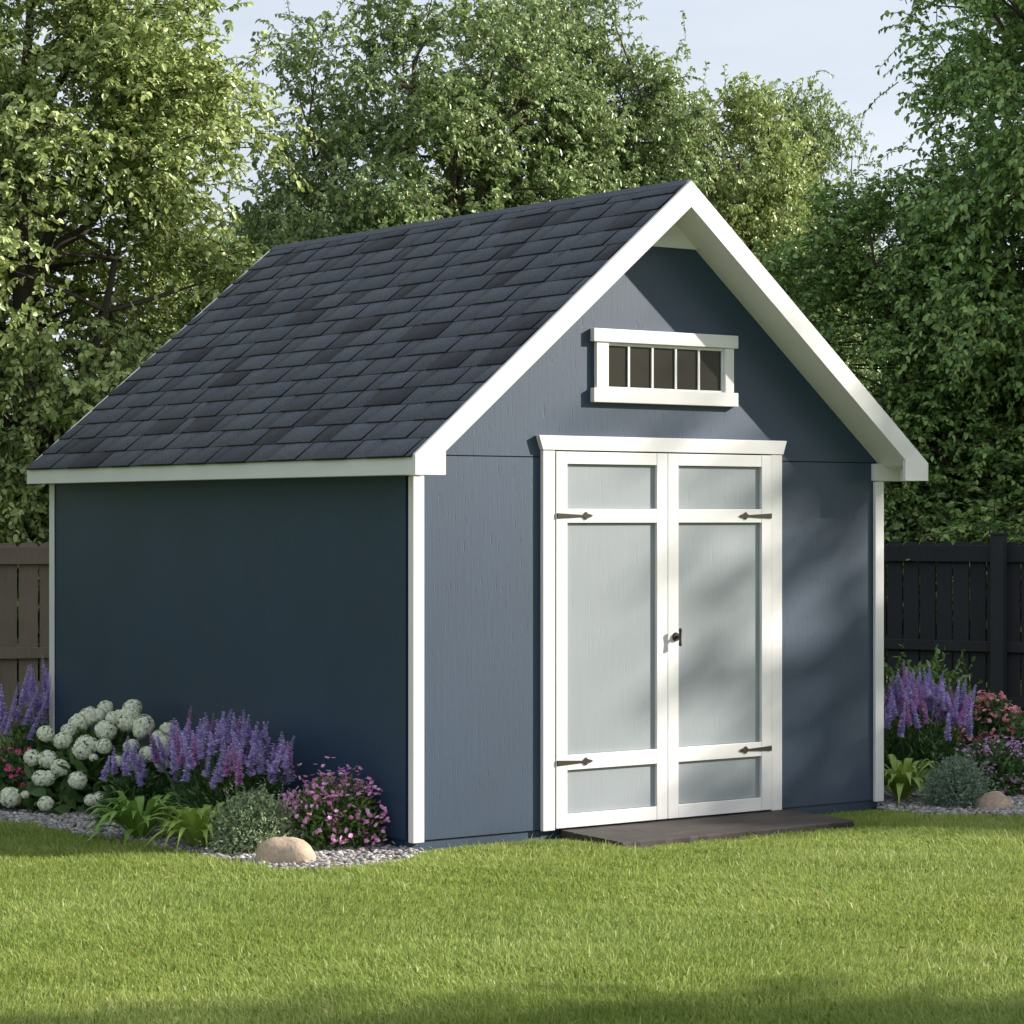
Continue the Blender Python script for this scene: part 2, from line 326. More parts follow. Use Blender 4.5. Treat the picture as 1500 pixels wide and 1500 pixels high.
# corner boards
cb = lambda x0, x1, y0, y1: part('corner_board', M_WHITE, shed, lambda bm: box(bm, x0, x1, y0, y1, .05, ZF-.002), .003)
cb(-.006, .060, -.022, -.0015); cb(-.006, -.0012, 0, .021)
cb(W-.060, W+.006, -.022, -.0015); cb(W+.0012, W+.006, 0, .021)
cb(-.006, -.0012, L-.045, L); cb(-.006, .060, L+.0015, L+.022); cb(W+.0012, W+.006, L-.045, L); cb(W-.060, W+.006, L+.0015, L+.022)
# roof
roof = part('roof', M_SOFFIT, shed, lambda bm: prism(bm, [(-OE+.02, top(-OE+.02)-.024), (W/2, ZR-.024), (W+OE-.02, top(W+OE-.02)-.024), (W+OE-.02, ZE-.03), (W-.0, under(W)), (W/2, under(W/2)), (0, under(0)), (-OE+.02, ZE-.03)], -OF+.024, L+OB-.02), 0)
part('fascia', M_WHITE, roof, lambda bm: box(bm, -OE, -OE+.018, -OF+.0225, L+OB, ZF, ZE-.002))
part('fascia', M_WHITE, roof, lambda bm: box(bm, W+OE-.018, W+OE, -OF+.0225, L+OB, ZF, ZE-.002))
for a, b in ((-OE+.0195, .05), (W-.07, W+OE-.0195)):
    part('eave_box', M_WHITE, roof, lambda bm: box(bm, a, b, -.03, L+.0, ZF+.001, ZE+.002))
def rake(y0, y1):
    ft = .177
    lf = lambda bm: prism(bm, [(-OE, ZF), (-OE+ft, ZF), (-OE+ft, under(-OE+ft)), (W/2, under(W/2)), (W/2, ZR+.007), (-OE, ZE+.004)], y0, y1)
    rf = lambda bm: prism(bm, [(W+OE, ZF), (W+OE-ft, ZF), (W+OE-ft, under(W+OE-ft)), (W/2+.0008, under(W/2+.0008)), (W/2+.0008, ZR+.007), (W+OE, ZE+.004)], y0, y1)
    part('rake_board', M_WHITE, roof, lf, .0008); part('rake_board', M_WHITE, roof, rf, .0008)
rake(-OF, -OF+.022); rake(L+OB, L+OB+.022)

def shingles(side):
    a = Acc(); ang = math.atan(SL); slope = (W/2+OE)/math.cos(ang); ex = .1435; rows = int(slope/ex)+1
    y0, y1 = -OF+.0225, L+OB-.0005
    us, ud = (math.cos(ang), math.sin(ang)) if side < 0 else (-math.cos(ang), math.sin(ang))
    ox = -OE-.012 if side < 0 else W+OE+.012; oz = ZE-.012*SL+.002
    nx, nz = -us*0-ud*(1 if side < 0 else -1), abs(us)
    Vb = []; mats = []; base = []
    def slab(s0, s1, ya, yb, h0, h1, dark=0):
        # butt end at s0 is thick h0 above the deck, top end h1
        pts = []
        for s, h in ((s0, h0), (s1, h1), (s1, -.002), (s0, -.002)):
            pts.append((ox+us*s+nx*h, oz+ud*s+nz*h))
        V = [(pts[i][0], yy, pts[i][1]) for yy in (ya, yb) for i in range(4)]
        Vb.append(V); mats.append(dark); base.append(dark == 2)
    r = random.Random(3+side)
    for i in range(rows):
        s0 = i*ex; s1 = min(s0+ex*1.12, slope+.014)
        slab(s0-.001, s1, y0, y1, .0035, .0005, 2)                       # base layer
        y = y0-r.random()*.4; up = r.random() < .5
        while y < y1:
            up = not up; wd = r.uniform(.20, .37) if up else r.uniform(.11, .24)
            h = .0102+r.random()*.0015 if up else .0052
            ya, yb = max(y+.0042, y0-.001), min(y+wd-.0042, y1+.001)
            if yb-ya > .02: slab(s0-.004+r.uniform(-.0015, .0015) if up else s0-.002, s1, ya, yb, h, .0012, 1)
            y += wd
    V = np.array(Vb).reshape(-1, 3); n = len(Vb); b = (np.arange(n)*8)[:, None]
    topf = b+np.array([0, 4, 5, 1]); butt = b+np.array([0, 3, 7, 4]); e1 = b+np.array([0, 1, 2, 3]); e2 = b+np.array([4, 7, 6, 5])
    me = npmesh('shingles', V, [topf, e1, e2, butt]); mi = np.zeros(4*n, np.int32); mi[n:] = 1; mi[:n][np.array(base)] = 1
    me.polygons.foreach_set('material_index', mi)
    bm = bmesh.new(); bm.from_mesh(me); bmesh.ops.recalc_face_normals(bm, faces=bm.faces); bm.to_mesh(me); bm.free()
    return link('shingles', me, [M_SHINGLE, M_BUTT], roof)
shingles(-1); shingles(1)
part('ridge_cap', M_SHINGLE, roof, lambda bm: prism(bm, [(W/2-.03, top(W/2-.03)+.013), (W/2, ZR+.019), (W/2+.03, top(W/2+.03)+.013), (W/2+.03, top(W/2+.03)), (W/2, ZR+.002), (W/2-.03, top(W/2-.03))], -OF+.0225, L+OB-.0005), 0)

# door casing and head
part('door_casing', M_WHITE, shed, lambda bm: box(bm, .780, .857, -.026, -.0015, .052, 1.966), .003)
part('door_casing', M_WHITE, shed, lambda bm: box(bm, 2.322, 2.398, -.026, -.0015, .052, 1.966), .003)
part('door_header', M_WHITE, shed, lambda bm: prism(bm, [(.776, 1.967), (2.402, 1.967), (2.428, 2.040), (.750, 2.040)], -.032, -.0015), .002)
part('door_jamb', M_DARKGAP, shed, lambda bm: box(bm, .857, 2.322, -.0045, -.0012, .054, 1.966), 0)
def door(x0, x1, hinge_left):
    dr = bpy.data.objects.new('door', None); COL.objects.link(dr); dr.parent = shed
    st = .072; y0, y1 = -.030, -.006; zb, zt = .060, 1.960
    part('stile', M_WHITE, dr, lambda bm: box(bm, x0, x0+st, y0, y1, zb, zt))
    part('stile', M_WHITE, dr, lambda bm: box(bm, x1-st, x1, y0, y1, zb, zt))
    for a, b in ((zb, .129), (.351, .427), (1.600, 1.672), (1.898, zt)):
        part('rail', M_WHITE, dr, lambda bm: box(bm, x0+st+.0006, x1-st-.0006, y0+.0008, y1, a, b), .002)
    for a, b in ((.131, .349), (.429, 1.598), (1.674, 1.896)):
        part('panel', M_PANEL, dr, lambda bm: box(bm, x0+st+.001, x1-st-.001, y0+.018, y1, a, b), 0)
    for z in (.390, 1.636):
        sgn = 1 if hinge_left else -1; xe = x0+.004 if hinge_left else x1-.004
        pr = [(0, .0135), (.165, .005), (.172, .010), (.185, .021), (.196, .011), (.214, .008), (.230, 0)]
        pts = pr+[(x, -h) for x, h in pr[::-1][1:]]
        part('strap_hinge', M_IRON, dr, lambda bm: (prism(bm, [(xe+sgn*x, z+h) for x, h in pts], y0-.006, y0-.0005)), .001)
    return dr
door(.860, 1.5905, True); d2 = door(1.5935, 2.319, False)
def handle(bm):
    m = Matrix.Translation((1.645, -.036, 1.005)) @ Matrix.Rotation(R(90), 4, 'X')
    bmesh.ops.create_cone(bm, cap_ends=True, segments=24, radius1=.024, radius2=.020, depth=.012, matrix=m)
    bmesh.ops.create_cone(bm, cap_ends=True, segments=14, radius1=.009, radius2=.007, depth=.034, matrix=Matrix.Translation((1.645, -.054, 1.005)) @ Matrix.Rotation(R(90), 4, 'X'))
    for s in (-1, 1):
        bmesh.ops.create_cone(bm, cap_ends=True, segments=12, radius1=.0055, radius2=.0085, depth=.036, matrix=Matrix.Translation((1.645, -.068, 1.005+s*.019)) @ Matrix.Rotation(0 if s > 0 else math.pi, 4, 'X'))
        bmesh.ops.create_uvsphere(bm, u_segments=10, v_segments=8, radius=.0095, matrix=Matrix.Translation((1.645, -.068, 1.005+s*.038)))
part('handle', M_IRON, d2, handle, 0)
# window
win = bpy.data.objects.new('window', None); COL.objects.link(win); win.parent = shed
part('frame', M_WHITE, win, lambda bm: (box(bm, 1.100, 2.078, -.034, -.0015, 2.524, 2.592)), .003)
part('frame', M_WHITE, win, lambda bm: (box(bm, 1.100, 2.078, -.034, -.0015, 2.215, 2.288)), .003)
part('frame', M_WHITE, win, lambda bm: box(bm, 1.124, 1.203, -.026, -.0015, 2.2885, 2.5235), .003)
part('frame', M_WHITE, win, lambda bm: box(bm, 1.992, 2.054, -.026, -.0015, 2.2885, 2.5235), .003)
part('pane', M_GLASS, win, lambda bm: box(bm, 1.203, 1.992, -.004, -.0015, 2.2885, 2.5235), 0)
part('sash', M_WHITE, win, lambda bm: (box(bm, 1.2035, 1.9915, -.014, -.004, 2.508, 2.523), box(bm, 1.2035, 1.9915, -.014, -.004, 2.2895, 2.297), box(bm, 1.978, 1.9915, -.013, -.004, 2.298, 2.507)), .001)
for x in (1.347, 1.505, 1.663, 1.821):
    part('muntin', M_WHITE, win, lambda bm: box(bm, x-.0065, x+.0065, -.012, -.004, 2.2975, 2.5075), .001)

# ramp at the door
rp = empty('door_ramp', (0, 0, 0), 'low dark brown plank ramp lying on the grass before the white doors', 'ramp')
ys = [-.012, -.135, -.258, -.381, -.515]
for i in range(4):
    def pl(bm, i=i):
        n = 30; xs = np.linspace(.90, 2.46, n); rr = random.Random(i)
        zt = lambda y: .050+(y+.012)/.5*.014
        rows = []
        for x in xs:
            ya = ys[i]-.0015; yb = ys[i+1]+.0015+(rr.uniform(-.006, .006) if i == 3 else 0)
            j = rr.uniform(-.0012, .0012); rows.append([bm.verts.new((x+(rr.uniform(-.004, .004) if x in (xs[0], xs[-1]) else 0), y, z)) for y, z in ((ya, .002), (ya, zt(ya)+j), (yb+.006, zt(yb)+j), (yb, zt(yb)-.006+j), (yb, .002))])
        for a, b in zip(rows, rows[1:]):
            for k in range(5): bm.faces.new((a[k], b[k], b[(k+1) % 5], a[(k+1) % 5]))
        bm.faces.new(rows[0]); bm.faces.new(rows[-1][::-1])
    part('plank', M_RAMP, rp, pl, 0)

# ------------------------------------------------------------------ fences
def fence(name, A, B, mat, label, posts, pitch=.16, ztop=1.436):
    A = Vector((A.x, A.y, 0)); B = Vector((B.x, B.y, 0)); d = (B-A); ln = d.length; n = int(ln/pitch)
    f = empty(name, A, label, 'fence', rz=math.atan2(d.y, d.x))
    bm = bmesh.new(); c = .022; wd = pitch-.016
    prism(bm, [(0, .03), (wd, .03), (wd, ztop-c*1.3), (wd-c*.35, ztop-c*.6), (wd-c*1.4, ztop-.002), (wd/2, ztop), (c*1.4, ztop-.002), (c*.35, ztop-c*.6), (0, ztop-c*1.3)], 0, .018)
    me = fin(bm, 'picket'); me.materials.append(mat)
    for i in range(min(n, 100)):
        o = bpy.data.objects.new('picket', me); COL.objects.link(o); o.parent = f; o.location = (i*pitch, 0, random.uniform(-.003, .003))
    for z0, z1 in ((ztop-.165, ztop-.030), (.545, .630), (.10, .18)):
        part('rail', mat, f, lambda bm: box(bm, 0, n*pitch, -.036, -.001, z0, z1), .004)
    for x in posts:
        part('post', mat, f, lambda bm: (box(bm, x-.055, x+.055, -.125, -.037, 0, ztop+.055), box(bm, x-.065, x+.065, -.135, -.03, ztop+.0555, ztop+.075)), .004)
CR = CAM+RT*2.49+FW*21.86
FL0 = CAM+RT*(-11)+FW*(20-.3*7.3); FR1 = CAM+RT*12+FW*(21.5-.63*(12-3.07))
fence('fence', FL0, CR, M_FENCE_L, 'brown stained picket fence at the far left behind the shed', [1.2, 3.6, 6.2, 8.6, 11.0, 13.4], .16)
px_post = 1469; tt = np.linspace(2.6, 11, 2000); pxs = 750+tt/(21.5-.63*(tt-3.07))*F; xp = tt[np.argmin(abs(pxs-px_post))]
post0 = (Vector((CR.x, CR.y, 0))-(CAM+RT*xp+FW*(21.5-.63*(xp-3.07))-Vector((0, 0, CAM.z)))).length
fence('fence', CR, FR1, M_FENCE_R, 'black picket fence with a tall post behind the right flower bed', [.06]+[post0+2.3*k for k in range(5) if post0+2.3*k < 10.5], .146)

# ------------------------------------------------------------------ trees
def rand_dirs(r, n): return nrm(r.standard_normal((n, 3)))
def tree_mesh(seed, Rr, H, cb, ncl, ntw, nlf, ls, droop=.35, clump=.50, fork=.28):
    r = np.random.default_rng(seed); cz = (H+cb)/2; hz = (H-cb)/2
    lobes = rand_dirs(r, 9); amp = r.uniform(-.16, .22, 9)
    def env(d): return 1+(amp*np.clip((d@lobes.T), 0, 1)**3).sum(-1)
    d = rand_dirs(r, ncl); rad = r.uniform(.25, 1, ncl)**.5
    C = d*(rad*env(d))[:, None]*np.array([Rr, Rr, hz])*.92+np.array([0, 0, cz])
    bk = Acc(); lf = Acc()
    # trunk
    hh = H*.82; zz = np.linspace(0, hh, 9); wob = np.cumsum(r.normal(0, .07, (9, 2)), 0); wob -= wob[0]
    T = np.concatenate([wob, zz[:, None]], 1); bk.add(*tube_geo(T, np.linspace(.17, .03, 9), 9))
    # main limbs, then branches from the nearest limb to each leaf clump
    LP = []
    for k in range(9):
        a_ = k*2.4+r.normal(0, .3); z0 = hh*r.uniform(fork*.8, .75); kk = z0/hh*8; i = int(kk); p = T[i]+(T[min(i+1, 8)]-T[i])*(kk-i)
        e = np.array([math.cos(a_)*Rr*r.uniform(.5, .8), math.sin(a_)*Rr*r.uniform(.5, .8), z0+(H-z0)*r.uniform(.35, .75)])
        mid = p*.5+e*.5+np.array([0, 0, -.2]); t = np.linspace(0, 1, 10)[:, None]; pts = (1-t)**2*p+2*t*(1-t)*mid+t*t*e; pts[1:-1] += np.cumsum(r.normal(0, .03, (8, 3)), 0)
        bk.add(*tube_geo(pts, np.linspace(.065, .016, 10), 6)); LP.append(pts[2:])
    LP = np.concatenate(LP+[T[3:]])
    for c in C:
        q = LP-c; dist = np.linalg.norm(q, axis=1)+np.maximum(q[:, 2], 0)*2; p = LP[np.argmin(dist)]
        mid = p*.5+c*.5+r.normal(0, .10, 3); t = np.linspace(0, 1, 6)[:, None]
        pts = (1-t)**2*p+2*t*(1-t)*mid+t*t*c
        bk.add(*tube_geo(pts, np.linspace(.020, .006, 6), 4))
    # twigs
    nt_ = ncl*ntw; ci = np.repeat(np.arange(ncl), ntw); cs = clump*r.uniform(.65, 1.35, ncl)[ci][:, None]
    out = nrm(C-np.array([0, 0, cz*.8]))[ci]
    P0 = C[ci]+r.normal(0, .40, (nt_, 3))*cs*np.array([1, 1, .75])
    Dd = nrm(rand_dirs(r, nt_)+.75*out+np.array([0, 0, .30])); Ln = r.uniform(.22, .52, nt_)[:, None]
    def at(t): return P0+Dd*Ln*t-np.array([0, 0, 1])*droop*Ln*t*t
    for a_, b_, ra, rb in ((0, .5, .006, .004), (.5, 1, .004, .002)):
        p, q = at(a_), at(b_); tt_ = nrm(q-p); s1 = nrm(np.cross(tt_, [.2, .3, .9])); s2 = np.cross(tt_, s1)
        V = []
        for pp, rr in ((p, ra), (q, rb)):
            for an in (0, 2.094, 4.189): V.append(pp+(s1*math.cos(an)+s2*math.sin(an))*rr)
        V = np.stack(V, 1).reshape(-1, 3); b = (np.arange(nt_)*6)[:, None]
        for j in range(3): bk.add(V if j == 0 else np.zeros((0, 3)), (b+np.array([j, (j+1) % 3, 3+(j+1) % 3, 3+j])) - (0 if j == 0 else 0)) if j == 0 else bk.F[4].append(b+np.array([j, (j+1) % 3, 3+(j+1) % 3, 3+j])+bk.n-len(V))
    t = np.tile(np.linspace(.12, 1, nlf), nt_)[:, None]; ti = np.repeat(np.arange(nt_), nlf)
    P = P0[ti]+Dd[ti]*Ln[ti]*t-np.array([0, 0, 1])*droop*Ln[ti]*t*t; tan = nrm(Dd[ti]-np.array([0, 0, 2*droop])*t)
    m = len(P); ph = (np.arange(m) % 2)*2-1.
    side = nrm(np.cross(tan, np.array([0, 0, 1.]))+r.normal(0, .25, (m, 3)))
    LD = nrm(tan*.55+side*ph[:, None]*.9+r.normal(0, .35, (m, 3))-np.array([0, 0, .34]))
    NN = nrm(np.array([0, 0, .75])+out[ti]*.45+r.normal(0, .55, (m, 3)))
    Lf = ls*r.uniform(.6, 1.2, m); lf.add(*leaves_geo(P, LD, NN, Lf, Lf*r.uniform(.52, .75, m), .14, .16))
    return bk.mesh('trunk', True), lf.mesh('crown')
TM = {}
TM['A'] = tree_mesh(11, 2.3, 7.4, .9, 200, 44, 14, .068)
TM['B'] = tree_mesh(23, 2.2, 7.2, 1.0, 180, 44, 14, .072)
TM['C'] = tree_mesh(37, 2.2, 7.0, .7, 185, 44, 14, .072, .3)
TM['D'] = tree_mesh(41, 1.7, 3.2, .1, 70, 42, 12, .075, .3, .45)
COPIES = {}
def tree(kind, px, d, mat, label, s=1.0, rz=0., sz=None, group='deciduous trees behind the fence', name='tree', x=None, dz=0):
    b, l = TM[kind]
    key = (kind, mat.name)
    if key not in COPIES:
        bm_, lm_ = b.copy(), l.copy(); bm_.materials.append(M_BARK); lm_.materials.append(mat); COPIES[key] = (bm_, lm_)
    b, l = COPIES[key]; p = place(px, d, dz) if x is None else CAM+RT*x+FW*d-Vector((0, 0, CAM.z-dz))
    o = empty(name, p, label, 'tree' if name == 'tree' else 'shrub', group, rz); o.scale = (s, s, sz or s)
    link('trunk', b, None, o); link('crown', l, None, o)
    return o
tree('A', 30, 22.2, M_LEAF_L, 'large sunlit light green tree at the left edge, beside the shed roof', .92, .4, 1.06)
tree('B', -260, 24.5, M_LEAF_M, 'tree mostly outside the left edge behind the large sunlit tree', 1.0, 2.2)
tree('C', 345, 31.0, M_LEAF_M, 'small distant tree in the gap above the left end of the ridge', .55, 3.1, .78)
tree('B', 605, 26.0, M_LEAF_M, 'tall green tree above the left half of the shed ridge', .76, 5.1, 1.0)
tree('A', 830, 27.4, M_LEAF_M, 'tall green tree with sky gaps above the right half of the shed ridge', .66, 1.0, 1.02)
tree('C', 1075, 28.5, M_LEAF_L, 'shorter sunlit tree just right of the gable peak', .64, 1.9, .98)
tree('A', 1165, 30.5, M_LEAF_M, 'lower pointed tree in the dip of the skyline right of the gable', .46, 4.2, .93)
tree('C', 1335, 23.6, M_LEAF_D, 'dark green tree behind the right roof slope', .72, .2, .72)
tree('B', 1630, 22.9, M_LEAF_D, 'tall dark shaded tree filling the right edge above the black fence', .84, 2.6, 1.06)
tree('B', 430, 36, M_LEAF_M, 'hazy far tree showing between the left tree and the ridge trees', .75, .6, .86)
tree('C', 960, 36, M_LEAF_M, 'far tree almost hidden behind the trees at the gable peak', .9, .6, .84)
tree('A', 1260, 36, M_LEAF_M, 'far tree low in the skyline between the gable and the dark trees', .75, .6, .74)
# understory behind the fences
SG = 'shrubs growing behind the fences'
for px, d, s, rz, mt, lb in ((-60, 22.4, 1.0, 0, M_LEAF_M, 'leafy shrub behind the brown fence at the left edge'), (110, 23.4, 1.05, 1.2, M_LEAF_M, 'leafy shrub beside the back corner of the shed behind the brown fence'),
                      (330, 24.5, 1.0, 2.2, M_LEAF_M, 'shrub hidden low behind the left end of the roof'), (1230, 24.2, 1.0, .3, M_LEAF_D, 'dark shrub low behind the right eave of the shed'),
                      (1370, 24.0, 1.0, 3.3, M_LEAF_M, 'shrub with bright leaves just above the black fence boards'), (1530, 23.0, 1.0, 4.4, M_LEAF_D, 'dark shrub above the black fence at the right edge')):
    tree('D', px, d, mt, lb, s, rz, .82, SG, 'shrub')
# trees beside the photographed garden: out of frame, their shade falls on doors, wall and lawn
OG = 'trees along the right side of the lawn'
tree('B', 0, 19.45, M_LEAF_D, 'tall tree right of the picture that dapples the shed doors', 1.65, .3, group=OG, x=19.5)
tree('C', 0, 23.8, M_LEAF_D, 'tall tree right of the picture that shades the right flower bed', 1.5, 1.3, group=OG, x=13.5)
tree('C', 0, 7.45, M_LEAF_D, 'tree right of the picture that shades the front of the lawn', 1.3, 2.3, group=OG, x=12.0)
tree('A', 0, 5.15, M_LEAF_D, 'second tree right of the picture that shades the front of the lawn', 1.15, 2.3, group=OG, x=8.6)
LG = 'trees along the left side of the lawn'  # added out of view to block sky light from the side wall
for i_, (x_, d_, s_, lb_) in enumerate(((-10.2, 10.5, .95, 'nearest tree along the left side of the lawn, out of the picture'), (-9.2, 14.6, 1.0, 'middle tree along the left side of the lawn, out of the picture'), (-9.8, 18.6, 1.05, 'farthest tree along the left side of the lawn, out of the picture'))):
    tree('C', 0, d_, M_LEAF_D, lb_, s_, i_*2.1, group=LG, x=x_)

# ------------------------------------------------------------------ garden plants
def dome_leaves(r, n, rx, ry, h, ls, wr=.5, shell=.5, upness=.6, zlow=.0):
    d = rand_dirs(r, n); d[:, 2] = abs(d[:, 2]); rad = r.uniform(shell, 1, n)**.7
    P = d*rad[:, None]*np.array([rx, ry, h]); P[:, 2] = np.maximum(P[:, 2], zlow)
    D = nrm(d*.8+rand_dirs(r, n)*.8+np.array([0, 0, .2])); NN = nrm(d*upness+rand_dirs(r, n)*.6+np.array([0, 0, .5]))
    Lf = ls*r.uniform(.6, 1.25, n); return leaves_geo(P, D, NN, Lf, Lf*wr, .12, .15)
def stems_geo(r, n, rx, ry, h, rad=.003):
    a = Acc()
    for i in range(n):
        an = r.random()*6.28; q = r.random()**.5; e = np.array([math.cos(an)*rx*q, math.sin(an)*ry*q, h*(1-.45*q*q)]); s = e*np.array([.25, .25, 0])
        m = (s+e)/2*np.array([.8, .8, 1.1]); a.add(*tube_geo([s, m, e], [rad, rad*.9, rad*.6], 4))
    return a
def spike_mesh(r, length, rad, mat):
    a = Acc(); nw = int(length/.009); P = []; D = []; NN = []; LL = []
    for i in range(nw):
        t = i/nw; rr = rad*(1-.75*t**1.3)
        for j in range(6):
            an = j*1.047+i*.5+r.normal(0, .2); o = np.array([math.cos(an), math.sin(an), .55])
            P.append(np.array([0, 0, t*length])); D.append(o+r.normal(0, .2, 3)); NN.append(np.array([-o[0]*.3, -o[1]*.3, 1])+r.normal(0, .3, 3)); LL.append(rr*r.uniform(.75, 1.25))
    LL = np.array(LL); a.add(*leaves_geo(np.array(P), np.array(D), np.array(NN), LL, LL*.75, .25, .2))
    me = a.mesh('flower_spike'); me.materials.append(mat); return me
def stem_to(a, e, r, rad=.0028):
    e = np.array(e); s = e*np.array([.35, .35, 0]); s[2] = 0; m = (s+e)/2+r.normal(0, .01, 3); a.add(*tube_geo([s, m, e], [rad, rad, rad*.7], 4))
def salvia(loc, rx, ry, h, n, label, mats, seed, slen=.19, group='purple flower spike clumps', fol=M_FOL, nleaf=2600):
    r = np.random.default_rng(seed); o = empty('salvia', loc, label, 'flowering plant', group)
    a = Acc(); a.add(*dome_leaves(r, nleaf, rx*.95, ry*.95, h*.72, .052, .28, .25)); 
    sp = [spike_mesh(r, slen*s, .026, m) for m in mats for s in (.75, 1, 1.15)]
    st = Acc()
    for i in range(n):
        an = r.random()*6.28; q = r.random()**.5; x, y = math.cos(an)*rx*q, math.sin(an)*ry*q
        zz = h*(.62+.30*(1-q*q)+r.uniform(-.13, .13)); stem_to(st, (x, y, zz), r)
        k = r.integers(3)+3*int(r.random() < .22 and len(mats) > 1)
        s = bpy.data.objects.new('flower_spike', sp[k]); COL.objects.link(s); s.parent = o; s.location = (x, y, zz-.02)
        s.rotation_euler = (-y/ry*.30+r.normal(0, .10), x/rx*.30+r.normal(0, .10), r.random()*6)
    link('foliage', a.mesh('foliage'), fol, o); link('stems', st.mesh('stems'), fol, o); return o
def blossom_mesh(r, mat, nfl, spread, ps):
    P, D, NN, LL = [], [], [], []
    for k in range(nfl):
        c = r.normal(0, spread, 3)*np.array([1, 1, .6]); ax = nrm(np.array([0, 0, 1.])+r.normal(0, .5, 3)); u = nrm(np.cross(ax, [.3, .8, .1])); v = np.cross(ax, u)
        for j in range(5):
            an = j*1.2566; P.append(c); D.append(u*math.cos(an)+v*math.sin(an)+ax*.25); NN.append(ax+r.normal(0, .15, 3)); LL.append(ps*r.uniform(.85, 1.15))
    LL = np.array(LL); a = Acc(); a.add(*leaves_geo(np.array(P), np.array(D), np.array(NN), LL, LL*.9, .05, .1)); me = a.mesh('blossom_cluster'); me.materials.append(mat); return me
def bloom_shrub(name, loc, rx, ry, h, n, mat, label, seed, fol=M_FOL_B, ls=.035, nleaf=4200, nfl=5, spread=.014, ps=.013, low=.12, group=None, wr=.5):
    r = np.random.default_rng(seed); o = empty(name, loc, label, 'flowering plant', group)
    a = Acc(); a.add(*dome_leaves(r, nleaf, rx, ry, h, ls, wr, .35)); link('foliage', a.mesh('foliage'), fol, o)
    link('stems', stems_geo(r, 26, rx*.8, ry*.8, h*.85).mesh('stems'), fol, o)
    bl = [blossom_mesh(r, mat, nfl, spread, ps) for _ in range(4)]
    for i in range(n):
        d = rand_dirs(r, 1)[0]; d[2] = abs(d[2])*(1-low)+low; d = d/np.linalg.norm(d); q = r.uniform(.95, 1.10)
        s = bpy.data.objects.new('blossom_cluster', bl[r.integers(4)]); COL.objects.link(s); s.parent = o
        s.location = (d[0]*rx*q, d[1]*ry*q, d[2]*h*q); s.rotation_euler = (-d[1]*.9, d[0]*.9, r.random()*6)
    return o
def hosta(loc, n, ln, wd, label, mat, seed, rise=.75):
    r = np.random.default_rng(seed); o = empty('hosta', loc, label, 'plant', 'broad leaved hostas at the bed edges'); 
    for i in range(n):
        an = i*2.4+r.normal(0, .3); lay = i/n; L_ = ln*(1-.25*lay)*r.uniform(.8, 1.15); el = R(2+66*lay+r.normal(0, 6))
        dr = np.array([math.cos(an), math.sin(an)]); V = []; w_ = wd*r.uniform(.8, 1.15); S = 9; sd = np.array([-dr[1], dr[0], 0])
        for k in range(S):
            t = k/(S-1); x = .02+L_*(t*math.cos(el)+.08*t*t); z = .02+L_*(t*math.sin(el)+.30*math.sin(t*2.2)-.42*t**3)
            wv = w_*(.10+.90*math.sin(math.pi*min(1, t**1.25))**1.1)*.5*(1-t**6) if k < S-1 else .0006
            c = np.array([dr[0]*x, dr[1]*x, max(z, .02)])
            for s_, f in ((-1, 1), (-.5, .35), (0, 0), (.5, .35), (1, 1)): V.append(c+sd*s_*wv+np.array([0, 0, .28*wv*f+.004*math.sin(k*2.2+i)]))
        F_ = np.array([(k*5+j, k*5+j+1, (k+1)*5+j+1, (k+1)*5+j) for k in range(S-1) for j in range(4)])
        link('leaf', npmesh('leaf', np.array(V), [F_], True), mat, o)
def tuft(loc, rx, ry, h, n, ls, wr, mat, label, seed, name='shrub', cat='shrub', stemn=40, shell=.3):
    r = np.random.default_rng(seed); o = empty(name, loc, label, cat)
    a = Acc(); a.add(*dome_leaves(r, n, rx, ry, h, ls, wr, shell)); 
    # sprigs standing proud of the dome
    ns = 90; d = rand_dirs(r, ns); d[:, 2] = abs(d[:, 2]); base = d*np.array([rx, ry, h])*.9; P = []; D = []; NN = []
    for b, dd in zip(base, d):
        u = nrm(dd+np.array([0, 0, .5])+r.normal(0, .2, 3)); l_ = r.uniform(.04, .12)*h/.3
        for k in range(10): P.append(b+u*l_*k/9); D.append(u+r.normal(0, .7, 3)); NN.append(u+r.normal(0, .5, 3))
    LL = ls*r.uniform(.6, 1.1, len(P)); a.add(*leaves_geo(np.array(P), np.array(D), np.array(NN), LL, LL*wr))
    link('foliage', a.mesh('foliage'), mat, o); link('stems', stems_geo(r, stemn, rx*.8, ry*.8, h*.9).mesh('stems'), mat, o); return o
def boulder(loc, sx, sy, sz, mat, label, seed, rz):
    bm = bmesh.new(); bmesh.ops.create_icosphere(bm, subdivisions=4, radius=1); r = np.random.default_rng(seed)
    k = r.normal(0, 1, (10, 3))*1.6; ph = r.random(10)*6
    for v in bm.verts:
        c = np.array(v.co[:]); q = 1+.06*np.sin(k@c+ph).sum()/1.6+.012*np.sin(k@c*3.7+ph*2).sum()/1.6
        z = v.co.z; v.co = Vector((c[0]*sx*q, c[1]*sy*q, (max(z, -.35) if z < 0 else z**.9)*sz*q))
    me = fin(bm, 'rock'); me.polygons.foreach_set('use_smooth', np.ones(len(me.polygons), bool))
    o = link('rock', me, mat, loc=loc); o.rotation_euler = (0, 0, rz); tag(o, label, 'rock', 'rocks on the gravel')
